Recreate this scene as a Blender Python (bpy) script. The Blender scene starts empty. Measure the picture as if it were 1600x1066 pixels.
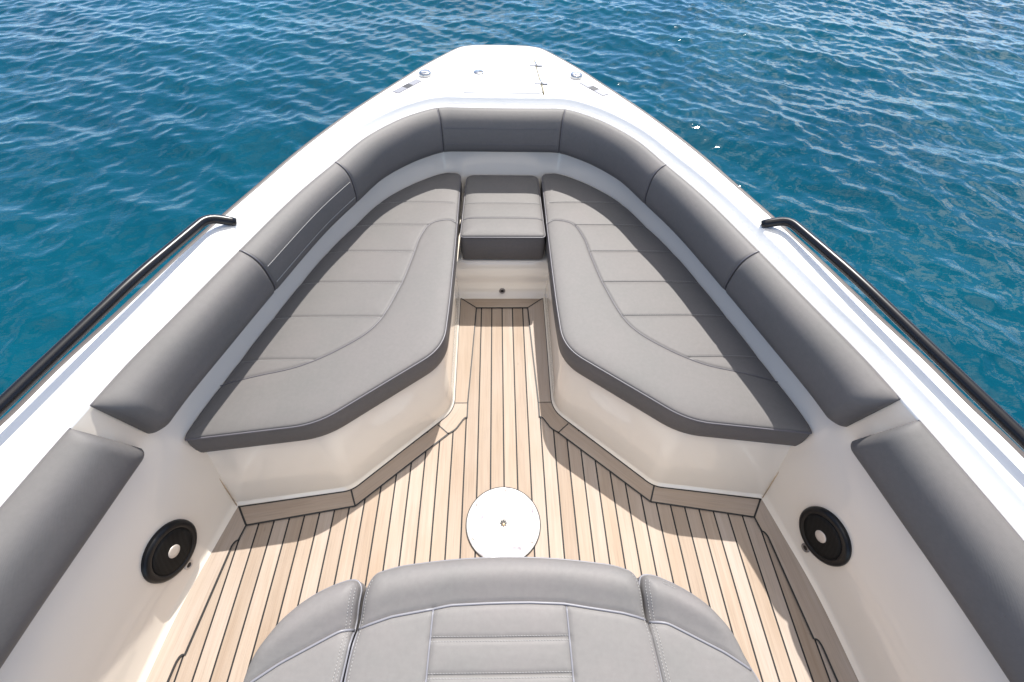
import bpy, bmesh, math, random
import numpy as np
from mathutils import Vector, Matrix, Euler
from mathutils.geometry import delaunay_2d_cdt

random.seed(7)
rng = np.random.default_rng(11)
SC = bpy.context.scene
COL = SC.collection
R = math.radians

# ------------------------------------------------------------------ camera
cam_d = bpy.data.cameras.new("camera")
cam_d.lens = 16.0
cam_d.sensor_width = 36.0
cam_d.clip_start = 0.02
cam_d.clip_end = 2000.0
cam = bpy.data.objects.new("camera", cam_d)
COL.objects.link(cam)
CR = Vector((0.9995236539, -0.0219721686, 0.0216723096))
CD = Vector((-0.0038832548, -0.7861900114, -0.6179726421))
CF = Vector((0.0306167525, 0.6175941141, -0.7859008364))
cm = Matrix((CR, -CD, -CF)).transposed().to_4x4()
cm.translation = Vector((-0.0203, 0.0, 1.65))
cam.matrix_world = cm
SC.camera = cam

# ------------------------------------------------------------------ light
SUN_DIR = Vector((0.155, 0.70, 1.0)).normalized()
sun_d = bpy.data.lights.new("sun", 'SUN')
sun_d.energy = 4.1
sun_d.angle = R(0.53)
sun_d.color = (1.0, 0.955, 0.89)
sun = bpy.data.objects.new("sun", sun_d)
sun.rotation_euler = SUN_DIR.to_track_quat('Z', 'Y').to_euler()
COL.objects.link(sun)

W = bpy.data.worlds.new("World")
SC.world = W
W.use_nodes = True
nt = W.node_tree
nt.nodes.clear()
out = nt.nodes.new('ShaderNodeOutputWorld')
bg = nt.nodes.new('ShaderNodeBackground')
sky = nt.nodes.new('ShaderNodeTexSky')
sky.sky_type = 'NISHITA'
sky.sun_disc = False
sky.sun_elevation = math.asin(SUN_DIR.z)
sky.sun_rotation = math.atan2(SUN_DIR.x, SUN_DIR.y)
sky.air_density = 0.75
sky.altitude = 1800.0
sky.dust_density = 0.05
sky.ozone_density = 3.2
bg.inputs['Strength'].default_value = 0.13
# scattered fair-weather clouds low over the bow
tc = nt.nodes.new('ShaderNodeTexCoord')
mp = nt.nodes.new('ShaderNodeMapping')
mp.inputs['Scale'].default_value = (1.0, 1.0, 2.2)
mp.inputs['Location'].default_value = (0.35, 0.1, 0.0)
nz = nt.nodes.new('ShaderNodeTexNoise')
nz.inputs['Scale'].default_value = 4.2
nz.inputs['Detail'].default_value = 6.0
nz.inputs['Roughness'].default_value = 0.55
cr = nt.nodes.new('ShaderNodeValToRGB')
cr.color_ramp.elements[0].position = 0.555
cr.color_ramp.elements[1].position = 0.585
cr.color_ramp.elements[0].color = (0, 0, 0, 1)
cr.color_ramp.elements[1].color = (1, 1, 1, 1)
sep = nt.nodes.new('ShaderNodeSeparateXYZ')
# more cloud to starboard
mrx = nt.nodes.new('ShaderNodeMapRange')
mrx.inputs['From Min'].default_value = -0.35
mrx.inputs['From Max'].default_value = 0.35
mrx.inputs['To Min'].default_value = 0.25
mrx.inputs['To Max'].default_value = 0.9
mul = nt.nodes.new('ShaderNodeMath'); mul.operation = 'MULTIPLY'
mix = nt.nodes.new('ShaderNodeMix'); mix.data_type = 'RGBA'
mix.inputs['B'].default_value = (10.0, 9.6, 8.7, 1)
L = nt.links.new
L(tc.outputs['Generated'], mp.inputs['Vector'])
L(mp.outputs['Vector'], nz.inputs['Vector'])
L(nz.outputs['Fac'], cr.inputs['Fac'])
L(tc.outputs['Generated'], sep.inputs[0])
L(sep.outputs['X'], mrx.inputs['Value'])
L(cr.outputs['Color'], mul.inputs[0])
L(mrx.outputs['Result'], mul.inputs[1])
L(mul.outputs[0], mix.inputs['Factor'])
L(sky.outputs['Color'], mix.inputs['A'])
# unseen cloud overhead, added as soft fill for up-facing surfaces in shade
nz2 = nt.nodes.new('ShaderNodeTexNoise')
nz2.inputs['Scale'].default_value = 3.0
nz2.inputs['Detail'].default_value = 5.0
L(tc.outputs['Generated'], nz2.inputs['Vector'])
c2 = nt.nodes.new('ShaderNodeMapRange')
c2.inputs['From Min'].default_value = 0.36
c2.inputs['From Max'].default_value = 0.62
L(nz2.outputs['Fac'], c2.inputs['Value'])
up = nt.nodes.new('ShaderNodeMapRange')
up.inputs['From Min'].default_value = 0.66
up.inputs['From Max'].default_value = 0.92
L(sep.outputs['Z'], up.inputs['Value'])
m22 = nt.nodes.new('ShaderNodeMath'); m22.operation = 'MULTIPLY'
L(c2.outputs['Result'], m22.inputs[0]); L(up.outputs['Result'], m22.inputs[1])
mix2 = nt.nodes.new('ShaderNodeMix'); mix2.data_type = 'RGBA'
mix2.inputs['B'].default_value = (15.0, 14.2, 13.0, 1)
L(m22.outputs[0], mix2.inputs['Factor'])
L(mix.outputs['Result'], mix2.inputs['A'])
L(mix2.outputs['Result'], bg.inputs['Color'])
L(bg.outputs['Background'], out.inputs['Surface'])

SC.view_settings.view_transform = 'Standard'
SC.view_settings.look = 'None'
SC.view_settings.exposure = 1.04
SC.view_settings.gamma = 1.0

# ------------------------------------------------------------------ materials
def mat(name):
    m = bpy.data.materials.new(name)
    m.use_nodes = True
    n = m.node_tree
    return m, n, n.nodes['Principled BSDF'], n.links.new

def N(n, t, **kw):
    x = n.nodes.new(t)
    for k, v in kw.items():
        if k in x.inputs.keys():
            x.inputs[k].default_value = v
        else:
            setattr(x, k, v)
    return x

def simple(name, col, rough=0.4, metal=0.0, coat=0.0, var=0.0, vscale=8.0, bump=0.0, bscale=200.0):
    m, n, b, l = mat(name)
    b.inputs['Base Color'].default_value = (*col, 1)
    b.inputs['Roughness'].default_value = rough
    b.inputs['Metallic'].default_value = metal
    b.inputs['Coat Weight'].default_value = coat
    b.inputs['Coat Roughness'].default_value = 0.05
    t = N(n, 'ShaderNodeTexCoord')
    if var > 0:
        z = N(n, 'ShaderNodeTexNoise', Scale=vscale, Detail=5.0)
        l(t.outputs['Object'], z.inputs['Vector'])
        r = N(n, 'ShaderNodeMapRange')
        r.inputs['To Min'].default_value = 1 - var
        r.inputs['To Max'].default_value = 1 + var
        l(z.outputs['Fac'], r.inputs['Value'])
        mx = N(n, 'ShaderNodeMix', data_type='RGBA', blend_type='MULTIPLY')
        mx.inputs['Factor'].default_value = 1.0
        mx.inputs['A'].default_value = (*col, 1)
        l(r.outputs['Result'], mx.inputs['B'])
        l(mx.outputs['Result'], b.inputs['Base Color'])
    if bump > 0:
        z2 = N(n, 'ShaderNodeTexNoise', Scale=bscale, Detail=3.0)
        l(t.outputs['Object'], z2.inputs['Vector'])
        bp = N(n, 'ShaderNodeBump', Strength=bump, Distance=0.002)
        l(z2.outputs['Fac'], bp.inputs['Height'])
        l(bp.outputs['Normal'], b.inputs['Normal'])
    return m

M_GEL = simple('white_gelcoat', (0.735, 0.675, 0.59), 0.12, coat=0.6, var=0.025, vscale=3.0)
M_DECK = simple('white_deck_gelcoat', (0.72, 0.71, 0.69), 0.5, var=0.02, vscale=6.0, bump=0.06, bscale=500)
M_HULL = simple('hull_gelcoat', (0.8, 0.8, 0.79), 0.12, coat=0.6)
M_RUB = simple('rub_rail_grey_brown', (0.060, 0.050, 0.047), 0.6)
M_BLACK = simple('black_rubber_caulk', (0.012, 0.012, 0.013), 0.6)
M_BLACKGLOSS = simple('black_plastic', (0.006, 0.006, 0.007), 0.34)
M_BLACKGLOSS.node_tree.nodes['Principled BSDF'].inputs['Specular IOR Level'].default_value = 0.3
M_RAIL = simple('black_powder_coat', (0.005, 0.005, 0.007), 0.30)
M_RAIL.node_tree.nodes['Principled BSDF'].inputs['Specular IOR Level'].default_value = 0.3
M_CHROME = simple('polished_steel', (0.40, 0.395, 0.39), 0.22, metal=1.0)
M_BRUSH = simple('brushed_steel', (0.62, 0.60, 0.57), 0.35, metal=1.0)
M_DARKHOLE = simple('dark_recess', (0.008, 0.007, 0.007), 0.5)
M_BADGE = simple('satin_badge', (0.55, 0.50, 0.45), 0.35, metal=0.3)
M_SEAL = simple('grey_sealant', (0.30, 0.31, 0.34), 0.45, var=0.15, vscale=60)
M_STITCH = simple('pale_thread', (0.27, 0.265, 0.26), 0.7)
M_BRONZE = simple('bronze_nub', (0.45, 0.30, 0.18), 0.4, metal=0.8)

def vinyl(name, col):
    m, n, b, l = mat(name)
    t = N(n, 'ShaderNodeTexCoord')
    z = N(n, 'ShaderNodeTexNoise', Scale=5.0, Detail=6.0, Roughness=0.6)
    l(t.outputs['Object'], z.inputs['Vector'])
    rp = N(n, 'ShaderNodeValToRGB')
    e = rp.color_ramp.elements
    e[0].position = 0.3; e[0].color = (col[0]*0.945, col[1]*0.965, col[2]*0.955, 1)
    e[1].position = 0.72; e[1].color = (col[0]*1.06, col[1]*1.035, col[2]*1.035, 1)
    l(z.outputs['Fac'], rp.inputs['Fac'])
    # small scuffs
    z3 = N(n, 'ShaderNodeTexNoise', Scale=75.0, Detail=4.0, Roughness=0.7)
    l(t.outputs['Object'], z3.inputs['Vector'])
    r3 = N(n, 'ShaderNodeMapRange')
    r3.inputs['From Min'].default_value = 0.3; r3.inputs['From Max'].default_value = 0.75
    r3.inputs['To Min'].default_value = 0.945; r3.inputs['To Max'].default_value = 1.055
    l(z3.outputs['Fac'], r3.inputs['Value'])
    mx = N(n, 'ShaderNodeMix', data_type='RGBA', blend_type='MULTIPLY')
    mx.inputs['Factor'].default_value = 1.0
    l(rp.outputs['Color'], mx.inputs['A']); l(r3.outputs['Result'], mx.inputs['B'])
    l(mx.outputs['Result'], b.inputs['Base Color'])
    b.inputs['Roughness'].default_value = 0.56
    b.inputs['Specular IOR Level'].default_value = 0.30
    # woven emboss : two crossed fine waves
    mpn = N(n, 'ShaderNodeMapping')
    l(t.outputs['Object'], mpn.inputs['Vector'])
    w1 = N(n, 'ShaderNodeTexWave', Scale=150.0, Distortion=0.4)
    w1.bands_direction = 'X'
    w2 = N(n, 'ShaderNodeTexWave', Scale=150.0, Distortion=0.4)
    w2.bands_direction = 'Y'
    l(mpn.outputs['Vector'], w1.inputs['Vector']); l(mpn.outputs['Vector'], w2.inputs['Vector'])
    ad = N(n, 'ShaderNodeMath', operation='ADD')
    l(w1.outputs['Fac'], ad.inputs[0]); l(w2.outputs['Fac'], ad.inputs[1])
    z2 = N(n, 'ShaderNodeTexNoise', Scale=14.0, Detail=2.0)
    l(t.outputs['Object'], z2.inputs['Vector'])
    bp = N(n, 'ShaderNodeBump', Strength=0.16, Distance=0.0006)
    l(ad.outputs[0], bp.inputs['Height'])
    bp2 = N(n, 'ShaderNodeBump', Strength=0.05, Distance=0.006)
    l(z2.outputs['Fac'], bp2.inputs['Height']); l(bp.outputs['Normal'], bp2.inputs['Normal'])
    l(bp2.outputs['Normal'], b.inputs['Normal'])
    return m

M_VIN = vinyl('grey_vinyl', (0.114, 0.1085, 0.107))
M_VINC = vinyl('light_grey_vinyl', (0.150, 0.143, 0.140))
M_WELT = simple('grey_piping', (0.105, 0.10, 0.112), 0.4)
M_WELTL = simple('light_grey_piping', (0.168, 0.168, 0.188), 0.4)

PITCH = 0.0501
def teak(name, planks):
    m, n, b, l = mat(name)
    t = N(n, 'ShaderNodeTexCoord')
    sp = N(n, 'ShaderNodeSeparateXYZ')
    l(t.outputs['Object'], sp.inputs[0])
    dv = N(n, 'ShaderNodeMath', operation='DIVIDE'); dv.inputs[1].default_value = PITCH
    l(sp.outputs['X'], dv.inputs[0])
    fl = N(n, 'ShaderNodeMath', operation='FLOOR'); l(dv.outputs[0], fl.inputs[0])
    wn = N(n, 'ShaderNodeTexWhiteNoise', noise_dimensions='1D')
    oi = N(n, 'ShaderNodeObjectInfo')
    if planks:
        l(fl.outputs[0], wn.inputs['W'])
    else:
        l(oi.outputs['Random'], wn.inputs['W'])
    # grain coordinates shifted per plank
    of = N(n, 'ShaderNodeMath', operation='MULTIPLY'); of.inputs[1].default_value = 37.0
    l(wn.outputs['Value'], of.inputs[0])
    ay = N(n, 'ShaderNodeMath', operation='ADD'); l(sp.outputs['Y'], ay.inputs[0]); l(of.outputs[0], ay.inputs[1])
    cb = N(n, 'ShaderNodeCombineXYZ')
    l(sp.outputs['X'], cb.inputs[0]); l(ay.outputs[0], cb.inputs[1]); l(of.outputs[0], cb.inputs[2])
    mp1 = N(n, 'ShaderNodeMapping'); mp1.inputs['Scale'].default_value = (75, 2.2, 1)
    mp2 = N(n, 'ShaderNodeMapping'); mp2.inputs['Scale'].default_value = (420, 9, 1)
    mp3 = N(n, 'ShaderNodeMapping'); mp3.inputs['Scale'].default_value = (9, 3, 1)
    for q in (mp1, mp2, mp3):
        l(cb.outputs[0], q.inputs['Vector'])
    g1 = N(n, 'ShaderNodeTexNoise', Scale=1.0, Detail=4.0, Distortion=0.6)
    g2 = N(n, 'ShaderNodeTexNoise', Scale=1.0, Detail=2.0)
    g3 = N(n, 'ShaderNodeTexNoise', Scale=1.0, Detail=4.0)
    l(mp1.outputs[0], g1.inputs['Vector']); l(mp2.outputs[0], g2.inputs['Vector']); l(mp3.outputs[0], g3.inputs['Vector'])
    rp = N(n, 'ShaderNodeValToRGB')
    e = rp.color_ramp.elements
    e[0].position = 0.25; e[0].color = (0.288, 0.232, 0.190, 1)
    e[1].position = 0.78; e[1].color = (0.332, 0.281, 0.239, 1)
    l(g1.outputs['Fac'], rp.inputs['Fac'])
    # pores
    pr = N(n, 'ShaderNodeMapRange')
    pr.inputs['From Min'].default_value = 0.28; pr.inputs['From Max'].default_value = 0.5
    pr.inputs['To Min'].default_value = 0.87; pr.inputs['To Max'].default_value = 1.0
    l(g2.outputs['Fac'], pr.inputs['Value'])
    m1 = N(n, 'ShaderNodeMix', data_type='RGBA', blend_type='MULTIPLY'); m1.inputs['Factor'].default_value = 1
    l(rp.outputs['Color'], m1.inputs['A']); l(pr.outputs['Result'], m1.inputs['B'])
    # plank tint: some boards pale and bleached, some warmer
    pt = N(n, 'ShaderNodeValToRGB')
    pe = pt.color_ramp.elements
    pe[0].position = 0.0; pe[0].color = (0.90, 0.86, 0.81, 1)
    pe[1].position = 1.0; pe[1].color = (1.09, 1.11, 1.14, 1)
    x = pt.color_ramp.elements.new(0.5); x.color = (1.03, 1.0, 0.96, 1)
    l(wn.outputs['Value'], pt.inputs['Fac'])
    m2 = N(n, 'ShaderNodeMix', data_type='RGBA', blend_type='MULTIPLY'); m2.inputs['Factor'].default_value = 1
    l(m1.outputs['Result'], m2.inputs['A']); l(pt.outputs['Color'], m2.inputs['B'])
    # weathering blotches
    bl = N(n, 'ShaderNodeValToRGB')
    be = bl.color_ramp.elements
    be[0].position = 0.3; be[0].color = (0.94, 0.90, 0.84, 1)
    be[1].position = 0.62; be[1].color = (1.03, 1.03, 1.03, 1)
    l(g3.outputs['Fac'], bl.inputs['Fac'])
    m3 = N(n, 'ShaderNodeMix', data_type='RGBA', blend_type='MULTIPLY'); m3.inputs['Factor'].default_value = 1
    l(m2.outputs['Result'], m3.inputs['A']); l(bl.outputs['Color'], m3.inputs['B'])
    last = m3.outputs['Result']
    # sparse knots and spots
    vo = N(n, 'ShaderNodeTexVoronoi', Scale=5.0)
    vm = N(n, 'ShaderNodeMapping'); vm.inputs['Scale'].default_value = (2.2, 1.0, 1)
    l(t.outputs['Object'], vm.inputs['Vector']); l(vm.outputs[0], vo.inputs['Vector'])
    vr = N(n, 'ShaderNodeMapRange')
    vr.inputs['From Min'].default_value = 0.02; vr.inputs['From Max'].default_value = 0.06
    vr.inputs['To Min'].default_value = 0.80; vr.inputs['To Max'].default_value = 1.0
    l(vo.outputs['Distance'], vr.inputs['Value'])
    m4 = N(n, 'ShaderNodeMix', data_type='RGBA', blend_type='MULTIPLY'); m4.inputs['Factor'].default_value = 1
    l(last, m4.inputs['A']); l(vr.outputs['Result'], m4.inputs['B'])
    last = m4.outputs['Result']
    if planks:
        fr = N(n, 'ShaderNodeMath', operation='FRACT'); l(dv.outputs[0], fr.inputs[0])
        s5 = N(n, 'ShaderNodeMath', operation='SUBTRACT'); s5.inputs[1].default_value = 0.5
        l(fr.outputs[0], s5.inputs[0])
        ab = N(n, 'ShaderNodeMath', operation='ABSOLUTE'); l(s5.outputs[0], ab.inputs[0])
        gt = N(n, 'ShaderNodeMath', operation='GREATER_THAN'); gt.inputs[1].default_value = 0.5 - 0.0027/PITCH
        l(ab.outputs[0], gt.inputs[0])
        mc = N(n, 'ShaderNodeMix', data_type='RGBA')
        l(gt.outputs[0], mc.inputs['Factor']); l(last, mc.inputs['A'])
        mc.inputs['B'].default_value = (0.012, 0.012, 0.013, 1)
        last = mc.outputs['Result']
    l(last, b.inputs['Base Color'])
    b.inputs['Roughness'].default_value = 0.68
    b.inputs['Specular IOR Level'].default_value = 0.3
    bp = N(n, 'ShaderNodeBump', Strength=0.25, Distance=0.001)
    l(g2.outputs['Fac'], bp.inputs['Height']); l(bp.outputs['Normal'], b.inputs['Normal'])
    return m

M_TEAK = teak('teak_planks', True)
M_TEAKB = teak('teak_board', False)

def grille_mat():
    m, n, b, l = mat('speaker_mesh')
    t = N(n, 'ShaderNodeTexCoord')
    v = N(n, 'ShaderNodeTexVoronoi', Scale=330.0)
    v.inputs['Randomness'].default_value = 0.0
    l(t.outputs['Object'], v.inputs['Vector'])
    r = N(n, 'ShaderNodeMapRange')
    r.inputs['From Min'].default_value = 0.30; r.inputs['From Max'].default_value = 0.55
    r.inputs['To Min'].default_value = 0.001; r.inputs['To Max'].default_value = 0.008
    l(v.outputs['Distance'], r.inputs['Value'])
    cc = N(n, 'ShaderNodeCombineColor')
    for k in range(3):
        l(r.outputs['Result'], cc.inputs[k])
    l(cc.outputs[0], b.inputs['Base Color'])
    b.inputs['Roughness'].default_value = 0.6
    b.inputs['Specular IOR Level'].default_value = 0.2
    return m
M_GRILLE = grille_mat()

def plate_mat():
    m, n, b, l = mat('white_anodised_plate')
    t = N(n, 'ShaderNodeTexCoord')
    z = N(n, 'ShaderNodeTexNoise', Scale=16.0, Detail=5.0, Roughness=0.65)
    l(t.outputs['Object'], z.inputs['Vector'])
    rp = N(n, 'ShaderNodeValToRGB')
    e = rp.color_ramp.elements
    e[0].position = 0.51; e[0].color = (0.56, 0.56, 0.56, 1)
    e[1].position = 0.70; e[1].color = (0.24, 0.21, 0.25, 1)
    l(z.outputs['Fac'], rp.inputs['Fac'])
    l(rp.outputs['Color'], b.inputs['Base Color'])
    b.inputs['Roughness'].default_value = 0.3
    b.inputs['Metallic'].default_value = 0.15
    return m
M_PLATE = plate_mat()

def water_mat():
    m, n, b, l = mat('sea_water')
    t = N(n, 'ShaderNodeTexCoord')
    z = N(n, 'ShaderNodeTexNoise', Scale=0.35, Detail=3.0)
    l(t.outputs['Object'], z.inputs['Vector'])
    rp = N(n, 'ShaderNodeValToRGB')
    e = rp.color_ramp.elements
    e[0].position = 0.35; e[0].color = (0.0002, 0.036, 0.060, 1)
    e[1].position = 0.70; e[1].color = (0.0003, 0.052, 0.080, 1)
    l(z.outputs['Fac'], rp.inputs['Fac'])
    l(rp.outputs['Color'], b.inputs['Base Color'])
    b.inputs['Roughness'].default_value = 0.055
    b.inputs['IOR'].default_value = 1.333
    b.inputs['Specular IOR Level'].default_value = 0.27
    mp1 = N(n, 'ShaderNodeMapping'); mp1.inputs['Rotation'].default_value = (0, 0, R(-20)); mp1.inputs['Scale'].default_value = (0.6, 1.0, 1.0)
    l(t.outputs['Object'], mp1.inputs['Vector'])
    n1 = N(n, 'ShaderNodeTexNoise', Scale=9.0, Detail=4.0, Roughness=0.5, Distortion=0.3)
    n2 = N(n, 'ShaderNodeTexNoise', Scale=30.0, Detail=2.0, Roughness=0.5)
    l(mp1.outputs[0], n1.inputs['Vector']); l(mp1.outputs[0], n2.inputs['Vector'])
    b1 = N(n, 'ShaderNodeBump', Strength=0.17, Distance=0.035)
    b2 = N(n, 'ShaderNodeBump', Strength=0.22, Distance=0.008)
    l(n1.outputs['Fac'], b1.inputs['Height'])
    l(n2.outputs['Fac'], b2.inputs['Height'])
    l(b1.outputs['Normal'], b2.inputs['Normal'])
    l(b2.outputs['Normal'], b.inputs['Normal'])
    return m
M_WATER = water_mat()

# ------------------------------------------------------------------ helpers
def tag(o, label=None, cat=None, group=None, kind=None):
    if label: o['label'] = label
    if cat: o['category'] = cat
    if group: o['group'] = group
    if kind: o['kind'] = kind
    return o

def thing(name, loc, label, cat, group=None):
    o = bpy.data.objects.new(name, None)
    o.empty_display_size = 0.1
    o.location = loc
    COL.objects.link(o)
    return tag(o, label, cat, group)

def world_loc(o):
    v = Vector((0, 0, 0))
    while o is not None:
        v = v + Vector(o.location)
        o = o.parent
    return v

def mesh(name, verts, faces, m, parent=None, smooth=True, loc=None, rotz=0.0, mats=None, fmat=None):
    """verts in world space; the object is placed at loc (world), rotated rotz."""
    me = bpy.data.meshes.new(name)
    base = Vector(loc) if loc is not None else (world_loc(parent) if parent is not None else Vector((0, 0, 0)))
    V = np.asarray(verts, dtype=float).reshape(-1, 3) - np.array(base)
    if rotz:
        c, s = math.cos(-rotz), math.sin(-rotz)
        V = np.stack([c*V[:, 0]-s*V[:, 1], s*V[:, 0]+c*V[:, 1], V[:, 2]], 1)
    me.from_pydata([tuple(v) for v in V], [], [tuple(int(i) for i in f) for f in faces])
    bm = bmesh.new(); bm.from_mesh(me)
    bmesh.ops.recalc_face_normals(bm, faces=bm.faces)
    bm.to_mesh(me); bm.free()
    for q in (mats or [m]):
        me.materials.append(q)
    if fmat is not None:
        for p, i in zip(me.polygons, fmat):
            p.material_index = i
    if smooth:
        me.polygons.foreach_set('use_smooth', [True]*len(me.polygons))
    me.update()
    o = bpy.data.objects.new(name, me)
    if parent is not None:
        o.parent = parent
        o.location = base - world_loc(parent)
    else:
        o.location = base
    o.rotation_euler = (0, 0, rotz)
    COL.objects.link(o)
    return o

class MB:
    def __init__(s): s.v = []; s.f = []; s.n = 0
    def add(s, V, F):
        V = np.asarray(V, float).reshape(-1, 3)
        s.v.append(V); s.f += [tuple(i + s.n for i in f) for f in F]; s.n += len(V)
    def build(s, name, m, parent=None, **kw):
        return mesh(name, np.concatenate(s.v), s.f, m, parent, **kw)

def grid_faces(nu, nv, closed_u=False, closed_v=False):
    F = []
    for i in range(nu if closed_u else nu-1):
        for j in range(nv if closed_v else nv-1):
            a = i*nv+j; b = ((i+1) % nu)*nv+j
            c = ((i+1) % nu)*nv+(j+1) % nv; d = i*nv+(j+1) % nv
            F.append((a, b, c, d))
    return F

def tube(path, r, seg=10, closed=False, caps=True):
    P = np.asarray(path, float)
    n = len(P)
    rr = np.full(n, r) if np.isscalar(r) else np.asarray(r, float)
    if closed:
        T = np.roll(P, -1, 0)-np.roll(P, 1, 0)
    else:
        T = np.gradient(P, axis=0)
    T /= np.linalg.norm(T, axis=1)[:, None]+1e-12
    up = np.array([0, 0, 1.0])
    if abs(T[0] @ up) > 0.9: up = np.array([1.0, 0, 0])
    V = []
    nprev = None
    for i in range(n):
        a = up if nprev is None else nprev
        a = a - T[i]*(a @ T[i]); a /= np.linalg.norm(a)+1e-12
        nprev = a
        b = np.cross(T[i], a)
        for k in range(seg):
            t = 2*math.pi*k/seg
            V.append(P[i]+rr[i]*(math.cos(t)*a+math.sin(t)*b))
    F = grid_faces(n, seg, closed, True)
    if caps and not closed:
        F.append(tuple(range(seg))); F.append(tuple(range((n-1)*seg, n*seg)))
    return V, F

def lathe(profile, seg=40, start=0):
    """profile [(r,z)] -> verts about z axis"""
    V = []
    for r, z in profile:
        for k in range(seg):
            t = 2*math.pi*k/seg
            V.append((r*math.cos(t), r*math.sin(t), z))
    F = grid_faces(len(profile), seg, False, True)
    return np.array(V), F

def capped_lathe(profile, seg=40, bottom=True):
    V, F = lathe(profile, seg)
    if bottom: F.append(tuple(range(seg)))
    n = len(profile)
    F.append(tuple(range((n-1)*seg, n*seg)))
    return V, F

def cr_spline(pts, n, key=None):
    """centripetal-ish Catmull-Rom through pts (any dims), chord param on first `key` dims"""
    P = np.asarray(pts, float)
    K = P[:, :key] if key else P
    d = np.sqrt(np.linalg.norm(np.diff(K, axis=0), axis=1))+1e-9
    t = np.concatenate([[0], np.cumsum(d)])
    m = np.zeros_like(P)
    for i in range(len(P)):
        if i == 0: m[i] = (P[1]-P[0])/(t[1]-t[0])
        elif i == len(P)-1: m[i] = (P[-1]-P[-2])/(t[-1]-t[-2])
        else:
            a = (P[i]-P[i-1])/(t[i]-t[i-1]); b = (P[i+1]-P[i])/(t[i+1]-t[i])
            h0 = t[i]-t[i-1]; h1 = t[i+1]-t[i]
            m[i] = (a*h1+b*h0)/(h0+h1)
    tt = np.linspace(0, t[-1], n)
    out_ = []
    for x in tt:
        i = min(max(int(np.searchsorted(t, x, side='right'))-1, 0), len(P)-2)
        h = t[i+1]-t[i]; s = (x-t[i])/h
        out_.append((2*s**3-3*s**2+1)*P[i]+(s**3-2*s**2+s)*h*m[i]+(-2*s**3+3*s**2)*P[i+1]+(s**3-s**2)*h*m[i+1])
    return np.array(out_)

def resample(P, step, closed=False):
    P = np.asarray(P, float)
    if closed: P = np.vstack([P, P[:1]])
    d = np.linalg.norm(np.diff(P, axis=0), axis=1)
    s = np.concatenate([[0], np.cumsum(d)])
    n = max(2, int(round(s[-1]/step)))
    t = np.linspace(0, s[-1], n+1)
    Q = np.stack([np.interp(t, s, P[:, k]) for k in range(P.shape[1])], 1)
    return Q[:-1] if closed else Q

def fillet(pts, radii, seg=6, closed=True):
    P = [np.array(p, float) for p in pts]
    n = len(P); O = []
    for i in range(n):
        r = radii[i] if not np.isscalar(radii) else radii
        if r <= 0 or (not closed and i in (0, n-1)):
            O.append(P[i]); continue
        a, b, c = P[i-1], P[i], P[(i+1) % n]
        u = a-b; lu = np.linalg.norm(u); u /= lu
        v = c-b; lv = np.linalg.norm(v); v /= lv
        d = min(r, lu*0.45, lv*0.45)
        p0 = b+u*d; p2 = b+v*d
        for k in range(seg+1):
            t = k/seg
            O.append((1-t)**2*p0+2*t*(1-t)*b+t*t*p2)
    return np.array(O)

def seg_dist(Q, A, B):
    """min distance from points Q to segments A-B"""
    best = np.full(len(Q), 1e9)
    for i in range(0, len(A), 64):
        a = A[i:i+64][None]; ab = (B[i:i+64]-A[i:i+64])[None]
        t = np.clip(((Q[:, None]-a)*ab).sum(2)/((ab*ab).sum(2)+1e-15), 0, 1)
        d = np.linalg.norm(Q[:, None]-(a+t[..., None]*ab), axis=2)
        best = np.minimum(best, d.min(1))
    return best

def inside(Q, P):
    x, y = Q[:, 0], Q[:, 1]
    r = np.zeros(len(Q), bool)
    j = len(P)-1
    for i in range(len(P)):
        xi, yi = P[i]; xj, yj = P[j]
        c = ((yi > y) != (yj > y)) & (x < (xj-xi)*(y-yi)/(yj-yi+1e-15)+xi)
        r ^= c
        j = i
    return r

def ccw(P):
    P = np.asarray(P, float)
    a = 0.5*np.sum(P[:, 0]*np.roll(P[:, 1], -1)-np.roll(P[:, 0], -1)*P[:, 1])
    return P if a > 0 else P[::-1].copy()

def cdt_fill(outline, pts):
    n = len(outline)
    vs = [Vector((float(p[0]), float(p[1]))) for p in outline]+[Vector((float(p[0]), float(p[1]))) for p in pts]
    ed = [(i, (i+1) % n) for i in range(n)]
    v, e, f, _, _, _ = delaunay_2d_cdt(vs, ed, [list(range(n))], 1, 1e-6)
    return np.array([(p.x, p.y) for p in v]), f

def stitches(paths, step=0.0065, length=0.0042, w=0.0007):
    mb = MB()
    for P in paths:
        Q = resample(P, step)
        for i in range(len(Q)-1):
            a = Q[i]; d = Q[i+1]-Q[i]; ln = np.linalg.norm(d); d = d/(ln+1e-12)
            b = a+d*length
            side = np.cross(d, [0, 0, 1.0]); side /= np.linalg.norm(side)+1e-12
            up = np.cross(side, d)
            mb.add([a-side*w, a+side*w, b+side*w, b-side*w,
                    a-side*w*.5+up*w*1.3, a+side*w*.5+up*w*1.3, b+side*w*.5+up*w*1.3, b-side*w*.5+up*w*1.3],
                   [(4, 5, 6, 7), (0, 1, 5, 4), (1, 2, 6, 5), (2, 3, 7, 6), (3, 0, 4, 7)])
    return mb

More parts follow.
